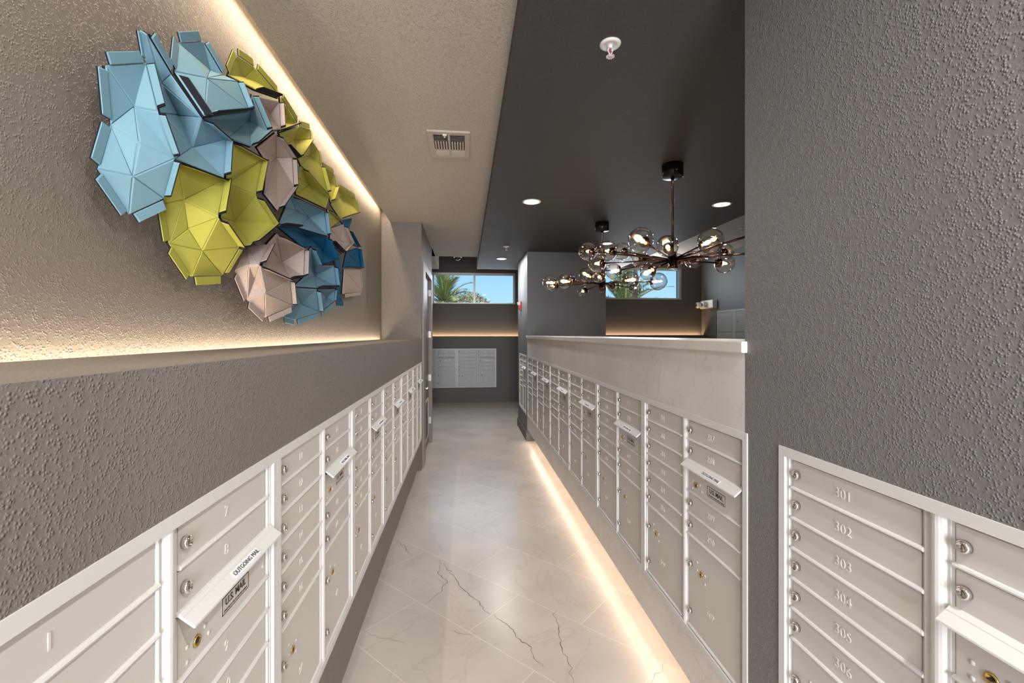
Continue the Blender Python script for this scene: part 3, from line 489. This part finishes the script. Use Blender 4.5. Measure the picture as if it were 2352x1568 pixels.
def mailbox_unit(x, y, z, rz, w_, nums, label, group, silver=False, only_right=False):
    pm, rm = (M['silver'], M['silver2']) if silver else (M['box'], M['rail'])
    root = empty('mailbox_unit', (x, y, z), rz); tag(root, label, 'mailbox', group)
    obj('frame', frame_mesh(w_, (pm, rm)), root)
    mid = w_ / 2
    colA = (TW + .011, mid - .034); colB = (mid + .030, w_ - TW - .022)
    zt = HB - TW
    def door(col, u0, u1, name, num=None, kind='door'):
        x0, x1 = col; h = (u1 - u0) * U; zb = zt - u1 * U; wd = x1 - x0
        d = obj(name, door_mesh(wd, h, (pm, rm), kind), root); d.location = (x0, 0, zb)
        if kind in ('door', 'parcel'):
            k = obj('lock', lock_mesh(), d); k.location = (.020, -.014, h * .54 if kind == 'door' else h * .70)
        if kind in ('parcel', 'panel'):
            k = obj('key_switch', switch_mesh(), d); k.location = (.10 if kind == 'parcel' else .062, -.014, h * (.70 if kind == 'parcel' else .5) - .006 if kind == 'parcel' else .046)
        if kind == 'parcel':
            k = obj('lock', lock_mesh(), d); k.location = (.016, -.014, h * .18)
        if num:
            k = obj('door_number', text_mesh(num, .036 if kind == 'door' else .034, .0008, 'emb' if not silver else 'white'), d); k.location = (wd * .47, -.0146, h * (.52 if kind == 'door' else .36))
        return d
    for k in range(6): door(colA, k, k + 1, 'mailbox_door', str(nums[k]))
    door(colA, 6, 10, 'parcel_door', nums[10], 'parcel')
    door(colB, 0, 1, 'mailbox_door', str(nums[6])); door(colB, 1, 2, 'mailbox_door', str(nums[7]))
    pn = door(colB, 2, 3.5, 'mail_slot_panel', None, 'panel')
    wB = colB[1] - colB[0] + .026
    hd = obj('outgoing_mail_hood', hood_mesh(wB, (rm, M['voidm'], M['plate'])), root); hd.location = (colB[0] - .006, 0, zt - 1.9 * U)
    # sticker lies on the sloped face of the hood
    ang = math.atan2(.024, .030)
    st = MB().box(-.062, .062, -.0008, .0004, -.0095, .0095).build('hood_sticker', M['sticker'], hd)
    st.location = (wB * .56, -.0393, -.0146); st.rotation_euler = (-(PI / 2 - ang), 0, 0); st['label'] = 'pale sticker reading outgoing mail'
    tx = obj('sticker_lettering', text_mesh('OUTGOING MAIL', .0150, .0003, 'black'), hd); tx.location = (wB * .56, -.0401, -.0137); tx.rotation_euler = (-(PI / 2 - ang), 0, 0)
    # postal label on the panel
    wd = colB[1] - colB[0]; cx = wd * .58; cz = .0545
    mb = MB().box(-.062, .062, -.0008, 0, -.020, .020, 0)
    for a, b, c, d in ((-.062, .062, .0185, .020), (-.062, .062, -.020, -.0185), (-.062, -.0605, -.020, .020), (.0605, .062, -.020, .020)): mb.box(a, b, -.0014, -.0006, c, d, 1)
    pl = mb.build('postal_label', [M['plate'] if not silver else M['white'], M['black']], pn); pl.location = (cx, -.0141, cz); pl['label'] = 'black framed label reading us mail'
    a = obj('label_lettering', text_mesh('U.S. MAIL', .0235, .0003, 'black', .0003), pn); a.location = (cx, -.0152, cz + .004)
    b = obj('label_lettering', text_mesh('APPROVED BY THE POSTMASTER GENERAL', .0056, .0002, 'black'), pn); b.location = (cx, -.0152, cz - .0135)
    door(colB, 3.5, 4.55, 'mailbox_door', str(nums[8])); door(colB, 4.55, 5.6, 'mailbox_door', str(nums[9]))
    door(colB, 5.6, 10, 'parcel_door', nums[11], 'parcel')
    return root
def ns(a, p): return [a + i for i in range(10)] + [p[0], p[1]]
# left wall (faces +x; its left edge is the near one)
LY = [.433, 1.357, 2.241, 3.061, 3.893, 4.731, 5.546]
BO = .0225
for k in range(6):
    a, b = LY[k], LY[k + 1]
    place = ['nearest, cut by the frame edge', 'second from the near end', 'third from the near end', 'fourth from the near end', 'second from the door end', 'last before the grey door'][k]
    mailbox_unit(LF - BO, a + .001, Z0, R(90), b - a - .002, ns(1 + 10 * k, ('%dP' % (2 * k + 1), '%dP' % (2 * k + 2))),
                 'cream mailbox unit numbered %d to %d, left wall, %s' % (1 + 10 * k, 10 + 10 * k, place), 'mailbox units along the left wall')
# right marble wall (faces -x; its left edge is the far one)
RY = [1.426, 2.326, 3.201, 4.101, 5.056, 5.968, 6.918]
for k in range(6):
    a, b = RY[k], RY[k + 1]
    place = ['nearest on the marble', 'second from the near end of the marble', 'third along the marble', 'fourth along the marble', 'second from the slate pillar', 'next to the slate pillar'][k]
    n0 = 281 - 10 * k; p = 60 - 2 * k
    mailbox_unit(RF + BO, b - .001, Z0, R(-90), b - a - .002, ns(n0, ('%dP' % (p - 1), '%dP' % p)),
                 'cream mailbox unit numbered %d to %d, %s' % (n0, n0 + 9, place), 'mailbox units along the marble half wall')
mailbox_unit(RF + BO, 1.272, Z0, R(-90), .91, ns(301, ('61P', '62P')), 'cream mailbox unit numbered 301 to 310 on the textured grey wall at lower right', None)
mailbox_unit(RF + BO, 7.985, Z0, R(-90), .93, ns(221, ('47P', '48P')), 'cream mailbox unit on the dark side of the slate pillar', None)
mailbox_unit(-.236, YF, .375, 0, .975, ns(111, ('23P', '24P')), 'silver mailbox unit on the end wall, right one with three door columns in view', 'silver mailbox units on the end wall', True)
mailbox_unit(-.236 - .977, YF, .375, 0, .975, ns(101, ('21P', '22P')), 'silver mailbox unit on the end wall, left one partly hidden by the grey door', 'silver mailbox units on the end wall', True)

# parcel cabinet on the far wall of the side room
X = 4.875
t = empty('parcel_locker', (X, 7.3, .6)); tag(t, 'grey green parcel locker on the far side room wall under the emergency light', 'locker')
W2 = .87 * 2
mb = MB().box(-.02, 0, -.87, .87, 0, 1.535); mb.box(-.030, -.02, -.87, .87, 1.50, 1.535).box(-.030, -.02, .84, .87, 0, 1.50).box(-.030, -.02, -.87, -.84, 0, 1.50)
for yy in (.32, -.26): mb.box(-.030, -.02, yy - .05, yy + .05, 0, 1.50)
M['lock_green'] = mat('locker_enamel', (.30, .30, .27), .45); M['lock_green2'] = mat('locker_rail', (.36, .36, .33), .4)
mb.build('frame', M['lock_green2'], t)
for y0_, y1_ in ((.375, .835), (-.205, .265), (-.835, -.315)):
    for z0_ in (0, .37, .74, 1.12):
        d = MB().box(-.030, -.02, y0_, y1_, z0_ + .01, z0_ + .365).build('locker_door', M['lock_green'], t)
        obj('lock', lock_mesh(), d).location = (-.03, y1_ - .03, z0_ + .2)
        d.children[0].rotation_euler = (0, 0, R(-90))

# ---------------------------------------------------------------- felt wall sculpture
FC = dict(B='light blue', L='lime green', T='taupe', N='deep navy blue')
root = empty('felt_wall_sculpture', (LW, 2.2, 2.2)); tag(root, 'large folded felt tile sculpture in blue, lime, taupe and navy on the left wall', 'wall art')
OFF = Vector((LW, 2.2, 2.2))
def solid_tile(col, n, vs, cr):
    P = [Vector(v) - OFF for v in vs]
    bm = bmesh.new(); bv = [bm.verts.new(p) for p in P]
    for f in cr: bm.faces.new([bv[i] for i in f])
    for v in [v for v in bm.verts if not v.link_faces]: bm.verts.remove(v)
    tris = list(bm.faces)
    rim = [e_ for e_ in bm.edges if len(e_.link_faces) == 1]
    # black felt backing: extrude the rim towards the wall
    bm.normal_update()
    back = {v: bm.verts.new(v.co - v.normal * .009) for v in bm.verts[:]}
    for e_ in rim:
        a, b = e_.verts; fc = bm.faces.new((a, b, back[b], back[a])); fc.material_index = 1
    for f in tris:
        fb = bm.faces.new([back[v] for v in reversed(f.verts)]); fb.material_index = 1
    bmesh.ops.inset_individual(bm, faces=tris, thickness=.0055, depth=.0035)
    bmesh.ops.recalc_face_normals(bm, faces=bm.faces)
    me = bpy.data.meshes.new('felt_tile'); bm.to_mesh(me); bm.free()
    me.materials.append(M[col]); me.materials.append(M['back']); return me
def slab(quad, nrm, th, c0, c1, dark=False):
    # bevelled rectangular felt strip: quad a,b,c,d; front is on +nrm side
    a, b, c, d = quad; nn = nrm.normalized() * th
    mb = MB(); ctr = (a + b + c + d) / 4
    ins = [p + (ctr - p).normalized() * .004 + nn * 1.6 for p in quad]
    v = [p for p in quad] + [p + nn for p in quad] + ins
    f = [(3, 2, 1, 0)] + [(i, (i + 1) % 4, 4 + (i + 1) % 4, 4 + i) for i in range(4)] ; g = [(4 + i, 4 + (i + 1) % 4, 8 + (i + 1) % 4, 8 + i) for i in range(4)] + [(8, 9, 10, 11)]
    mb.add(v, f, 1); mb.add(v, g, 0)
    if dark:                                   # folded joint: black backing shows as a border round the strip
        big = [p + (p - ctr).normalized() * .006 for p in quad]; lo = [p - nn * .8 for p in big]; hi = [p + nn * .5 for p in big]
        mb.add(lo + hi, [(3, 2, 1, 0), (4, 5, 6, 7)] + [(i, (i + 1) % 4, 4 + (i + 1) % 4, 4 + i) for i in range(4)], 1)
    return mb.mesh('edge_tab', [c0, c1])
for col, n, vs, cr, flags in FELT:
    o = obj('felt_tile', solid_tile(col, n, vs, cr), root); o['label'] = FC[col] + ' folded felt tile'
    P = [Vector(v) - OFF for v in vs[:n]]; ctr = sum(P, Vector()) / n
    ccw = sum(P[i].y * P[(i + 1) % n].z - P[(i + 1) % n].y * P[i].z for i in range(n)) > 0
    for i, fl_ in enumerate(flags):
        if fl_ == '-': continue
        a, b = P[i], P[(i + 1) % n]; e_ = b - a; out = Vector((0, e_.z, -e_.y)).normalized() * (1 if ccw else -1)
        if e_.length < .06: continue
        a2, b2 = a + e_ * .08, b - e_ * .08
        if fl_ == 'o':
            g = .002; wd = min(.029, e_.length * .26)
            q = [a2 + out * g, b2 + out * g, b2 - e_ * .02 + out * (g + wd), a2 + e_ * .02 + out * (g + wd)]
            nr = Vector((1, 0, 0))
        else:
            hgt = min(.026, e_.length * .16)
            up = Vector((1, 0, 0)) * hgt - out * hgt * .30
            st = -out * .004 + Vector((.003, 0, 0))
            q = [a2 + st, b2 + st, b2 - e_ * .02 + st + up, a2 + e_ * .02 + st + up]
            nr = (-out + Vector((.3, 0, 0)))
        me = slab(q, nr, .004, M[col], M['back'], fl_ == 'j'); obj('edge_tab', me, o)

# ---------------------------------------------------------------- chandeliers
def chandelier(hub, zceil, globes, extra, label):
    t = empty('globe_chandelier', (hub[0], hub[1], zceil)); tag(t, label, 'chandelier', 'globe chandeliers over the side room')
    O = Vector((hub[0], hub[1], zceil)); hz = hub[2] - zceil
    MB().lathe([(0, 0), (.08, 0), (.08, -.095), (.07, -.10), (0, -.10)], (0, 0, 0), (0, 0, 1), 28).build('ceiling_canopy', M['blackm'], t)
    MB().lathe([(.016, -.10), (.010, -.125), (.010, hz + .05)], (0, 0, 0), (0, 0, 1), 12).build('stem', M['copper'], t)
    MB().lathe([(0, .06), (.034, .058), (.034, -.045), (.038, -.05), (.038, -.065), (0, -.068)], (0, 0, hz), (0, 0, 1), 20).build('hub', M['copper'], t)
    H_ = Vector((0, 0, hz))
    for (c, r) in globes:
        c = Vector(c) - O; d = (c - H_); dl = d.normalized()
        # the arm leaves the hub at its own height and carries the globe's socket
        s0 = H_ + Vector((0, 0, .0)) + dl * .02; s1 = c - dl * (r * .98)
        MB().tube(s0, s1, .0062, 10).build('arm', M['copper'], t)
        g = MB().sphere((0, 0, 0), r, 28, 18, 0, dl, .02, PI).build('glass_globe', M['globe'], t, 0, c)
        MB().lathe([(.012, -r * 1.05), (.022, -r * .98), (.034, -r * .90), (.038, -r * .66), (.034, -r * .64), (.0, -r * .64)], (0, 0, 0), dl, 18).build('socket_cup', M['copper'], g)
        MB().lathe([(.007, -r * .62), (.010, -r * .5), (.015, -r * .3), (.013, -r * .12), (.007, r * .02), (.0005, r * .12)], (0, 0, 0), dl, 14).build('candle_bulb', M['bulb'], g)
    for p in extra: MB().tube(H_, Vector(p) - O, .0075, 10).build('arm', M['copper'], t)
    return t
chandelier((1.576, 3.266, 2.255), ZD, NEAR_GLOBES, NEAR_ARM_ENDS, 'nearer dark copper chandelier with many clear glass globes, bigger in view')
chandelier((1.576, 5.046, 2.275), ZD, FAR_GLOBES, [], 'farther dark copper globe chandelier hanging before the side window')

# ---------------------------------------------------------------- ceiling fittings
def can_light(x, y, z, label, r=.092, power=9):
    t = empty('recessed_downlight', (x, y, z)); tag(t, label, 'ceiling light', 'round recessed downlights')
    MB().lathe([(r, 0), (r, -.004), (r * .88, -.007), (r * .80, -.003), (r * .80, .0)], (0, 0, 0), (0, 0, 1), 32).build('trim_ring', M['white'], t)
    MB().lathe([(0, -.0035), (r * .80, -.0035)], (0, 0, 0), (0, 0, 1), 32).build('lens', M['can'], t)
    l = lamp('downlight_beam', 'AREA', (x, y, z - .012), power, SOFT, shape='DISK', size=r * 1.5)
    return t
can_light(.638, 4.319, ZD, 'recessed downlight in the dark ceiling left of the chandeliers')
can_light(2.547, 4.211, ZD, 'recessed downlight in the dark ceiling right of the chandelier stem')
can_light(.605, 7.643, ZD, 'recessed downlight in the dark ceiling farthest away near the end window', power=17)
can_light(.64, -.3, ZD, 'added fill downlight in the dark ceiling just behind the viewpoint', power=22)  # unseen downlight added behind the viewpoint to fill the corridor
can_light(.64, -2.4, ZD, 'added fill downlight in the dark ceiling farthest behind the viewpoint', power=22)  # second unseen downlight added for fill, farther back
can_light(-.3, -.9, ZC, 'added fill downlight in the beige ceiling behind the viewpoint', power=8)  # unseen downlight added on the beige side for fill
can_light(-.35, .75, ZC, 'added fill downlight in the beige ceiling above the viewpoint', power=2)  # unseen overhead downlight added as weak fill
can_light(2.0, 1.9, ZD, 'recessed downlight in the dark ceiling behind the grey wall', power=14)
can_light(2.0, 6.2, ZD, 'recessed downlight in the dark ceiling over the slate pillar side', power=0.5)
def sprinkler(x, y, z, label):
    t = empty('fire_sprinkler', (x, y, z)); tag(t, label, 'sprinkler', 'ceiling sprinkler heads')
    MB().lathe([(.048, 0), (.046, -.006), (.034, -.010), (.026, -.004), (.014, -.004), (.012, -.012), (0, -.012)], (0, 0, 0), (0, 0, 1), 24).build('escutcheon', M['white'], t)
    mb = MB().tube((0, 0, -.004), (0, 0, -.022), .010, 12)
    for s in (-1, 1): mb.tube((s * .009, 0, -.018), (s * .010, 0, -.034), .0028, 8).tube((s * .010, 0, -.034), (0, 0, -.052), .0028, 8)
    mb.build('frame_arms', M['white'], t)
    MB().tube((0, 0, -.022), (0, 0, -.046), .003, 8).build('heat_bulb', M['red'], t)['label'] = 'red glass bulb'
    mb = MB().lathe([(.0, -.052), (.010, -.052), (.010, -.056), (0, -.056)], (0, 0, 0), (0, 0, 1), 16)
    for k in range(12):
        a = 2 * PI * k / 12; u = Vector((math.cos(a), math.sin(a), 0)); v_ = Vector((-u.y, u.x, 0))
        q = [u * .008 + v_ * .002, u * .019 + v_ * .003, u * .019 - v_ * .003, u * .008 - v_ * .002]
        mb.add([p + Vector((0, 0, -.0530 if i in (0, 3) else -.0560)) for i, p in enumerate(q)] + [p + Vector((0, 0, -.0545 if i in (0, 3) else -.0575)) for i, p in enumerate(q)], [(0, 1, 2, 3), (7, 6, 5, 4), (0, 4, 5, 1), (1, 5, 6, 2), (2, 6, 7, 3), (3, 7, 4, 0)])
    mb.build('deflector', M['white'], t)
sprinkler(.642, 1.935, ZD, 'white fire sprinkler on the dark ceiling nearest the viewpoint, largest in view')
sprinkler(.592, 6.571, ZD, 'small white fire sprinkler on the dark ceiling before the end window')
sprinkler(4.02, 6.13, 3.24, 'white fire sprinkler on the beige side room ceiling beside the grey wall edge')
# vent
t = empty('air_vent', (-.12, 3.245, ZC)); tag(t, 'beige square air vent with three way louvres in the beige ceiling', 'vent')
hw, hd_ = .145, .222
MB().box(-hw + .03, hw - .03, -hd_ + .035, hd_ - .035, -.003, -.001).build('duct_opening', M['voidm'], t)
mb = MB()
for a, b, c, d in ((-hw, -hw + .036, -hd_, hd_), (hw - .036, hw, -hd_, hd_), (-hw + .036, hw - .036, -hd_, -hd_ + .042), (-hw + .036, hw - .036, hd_ - .042, hd_), (-.008, .008, -hd_ + .042, hd_ - .042)): mb.box(a, b, c, d, -.014, 0)
mb.build('face_frame', M['vent'], t, .002)
for s in (-1, 1):
    xa, xb = (-hw + .036, -.008) if s < 0 else (.008, hw - .036)
    for k in range(5):
        yy = -hd_ + .050 + k * .021
        MB().add(*(lambda p: ([(x_, *q) for x_ in (xa, xb) for q in p], [(0, 1, 2, 3), (7, 6, 5, 4), (0, 4, 5, 1), (1, 5, 6, 2), (2, 6, 7, 3), (3, 7, 4, 0)]))([(yy, -.0115), (yy + .020, -.0030), (yy + .0205, -.0042), (yy + .0005, -.0127)])).build('louvre_blade', M['vent'], t)
        yy = hd_ - .050 - k * .018
        MB().add(*(lambda p: ([(x_, *q) for x_ in (xa, xb) for q in p], [(0, 1, 2, 3), (7, 6, 5, 4), (0, 4, 5, 1), (1, 5, 6, 2), (2, 6, 7, 3), (3, 7, 4, 0)]))([(yy, -.013), (yy - .013, -.002), (yy - .0145, -.003), (yy - .0015, -.014)])).build('louvre_blade', M['vent'], t)
        xx = xa + .006 + k * (xb - xa - .006) / 5
        MB().box(xx, xx + .012, -.055, .085, -.012, -.004).build('louvre_blade', M['vent'], t)
mb = MB().box(-.040, -.014, -hd_ + .03, -hd_ + .042, -.022, -.014).box(-.034, -.022, -hd_ + .042, -hd_ + .072, -.022, -.014); mb.build('damper_lever', M['white'], t)['label'] = 'small white damper lever'
# dome camera, hanging in the recess beyond the beige ceiling
t = empty('dome_camera', (-.155, 8.10, 3.12)); tag(t, 'white security dome camera under the recess beyond the beige ceiling', 'camera')
MB().lathe([(.06, .48), (.06, .03), (.075, .02), (.075, -.045), (.065, -.05), (0, -.05)], (0, 0, 0), (0, 0, 1), 24).build('housing', M['white'], t)
MB().sphere((0, 0, -.045), .056, 20, 10, 0, (0, 0, 1), 0, PI / 2).build('dome', M['smoke'], t)
MB().lathe([(.052, -.060), (.048, -.072), (.036, -.088), (.030, -.088), (.044, -.066)], (0, 0, 0), (0, 0, 1), 24).build('lens_ring', M['white'], t)
# fire alarm strobe on the pillar
t = empty('fire_alarm_strobe', (RF, 7.74, 2.1)); tag(t, 'red and white fire alarm strobe on the slate pillar', 'fire alarm')
MB().box(-.022, 0, -.075, .075, 0, .155).build('backplate', M['red'], t, .006)
MB().prism([(-.022, .01), (-.045, .03), (-.050, .085), (-.022, .085)], -.05, .05, 'y').build('speaker_cover', M['red'], t)
MB().prism([(-.022, .088), (-.060, .092), (-.075, .14), (-.022, .148)], -.045, .045, 'y').build('strobe_lens', M['lens'], t)
# emergency light on far wall
t = empty('emergency_light', (4.875, 8.45, 2.20)); tag(t, 'white two lamp emergency light on the far side room wall', 'emergency light')
MB().box(-.10, 0, -.24, .24, 0, .16).build('housing', M['white'], t, .012)
for yy in (.20, -.02):
    hdm = MB().lathe([(.03, 0), (.062, .03), (.062, .075), (.05, .09), (0, .085)], (-.10, yy, .08), (-1, .15, -.1), 20).build('lamp_head', M['white'], t)
    MB().lathe([(.0, .0935), (.038, .0935)], (-.10, yy, .08), (-1, .15, -.1), 20).build('lamp_lens', M['steel'], hdm)

# ---------------------------------------------------------------- outside
o = MB().box(-60, 60, YE + .6, 90, -.3, -.12).build('ground', M['ground']); tag(o, 'bare ground outside the windows', 'ground', None, 'structure')
def frond(base, ang, el, L, mat_i=0, width=.42, seed=0):
    rnd = random.Random(seed); mb = MB(); pts = []; d = Vector((math.cos(ang) * math.cos(el), math.sin(ang) * math.cos(el), math.sin(el))); p = Vector(base); n = 26
    for k in range(n + 1):
        pts.append(p.copy()); p = p + d * (L / n); d = (d + Vector((0, 0, -.032 - .028 * k / n))).normalized()
    for k in range(n): mb.tube(pts[k], pts[k + 1], .034 * (1 - k / n) + .008, 5, 1, .034 * (1 - (k + 1) / n) + .008)
    for k in range(2, n):
        for q in range(2):
            P = pts[k].lerp(pts[min(k + 1, n)], q * .5); t_ = (pts[min(k + 1, n)] - pts[k]).normalized(); s_ = t_.cross(Vector((0, 0, 1))).normalized(); u_ = s_.cross(t_)
            ll = width * math.sin(PI * min(1, (k + .8) / (n + 2)) ** .8) + .10
            for sg in (-1, 1):
                dd = (s_ * sg * .72 + t_ * .75 + u_ * rnd.uniform(.0, .35)).normalized(); tip = P + dd * ll * rnd.uniform(.8, 1.1) + Vector((0, 0, -.05)); wv = t_ * .022
                mb.add([P - wv, P + wv, tip], [(0, 1, 2)], 0)
    return mb
def palm(name, x, y, zc, label, L, nf, seed, dry=False):
    t = empty(name, (x, y, 0)); tag(t, label, 'palm tree'); rnd = random.Random(seed)
    MB().lathe([(.30, -.12), (.24, .5), (.20, zc - .6), (.30, zc - .25), (.22, zc)], (0, 0, 0), (0, 0, 1), 14).build('trunk', M['trunk'], t)
    for k in range(nf):
        a = 2 * PI * (k * .381966 + .03); el = R(86) - R(92) * (k / nf) ** 1.25
        frond((0, 0, zc - .1), a + rnd.uniform(-.2, .2), el, L * rnd.uniform(.85, 1.1), 0, .42, seed * 100 + k).build('frond', [M['leaf'] if not dry else M['dry'], M['stem']], t)
    return t
palm('date_palm', -.98, 20.0, 3.12, 'tall date palm with upright fronds behind the left pane of the end window', 1.75, 34, 3)
palm('date_palm', 6.05, 16.5, 2.65, 'date palm with spreading fronds behind the side room window', 2.0, 28, 5)
def bush(x, y, z, rx, rz, label, mats, seed, nl=900):
    rnd = random.Random(seed); mb = MB()
    for k in range(nl):
        u = Vector((rnd.gauss(0, 1), rnd.gauss(0, 1), rnd.gauss(0, 1))).normalized(); p = Vector((u.x * rx, u.y * rx, u.z * rz)) * rnd.uniform(.7, 1.05)
        a = Vector((rnd.gauss(0, 1), rnd.gauss(0, 1), rnd.gauss(0, 1))).normalized() * .16; b = a.cross(u).normalized() * .035
        mb.add([p - a, p + b, p + a, p - b], [(0, 1, 2, 3)], 0 if rnd.random() < .6 else 1)
    t = empty('shrub', (x, y, 0)); tag(t, label, 'shrub')
    MB().tube((0, 0, -.12), (0, 0, z), .12, 8, 0, .06).build('stem', M['trunk'], t)
    mb.build('foliage', mats, t, 0, (0, 0, z)); return t
bush(.25, 27.0, 3.35, 1.2, .85, 'brown and green shrub crown beside the palm in the end window', [M['dry'], M['leaf']], 4)
bush(5.9, 23.5, 2.95, 1.5, .8, 'dark green shrub crown left of the palm in the side room window', [M['leaf'], M['leaf']], 9)
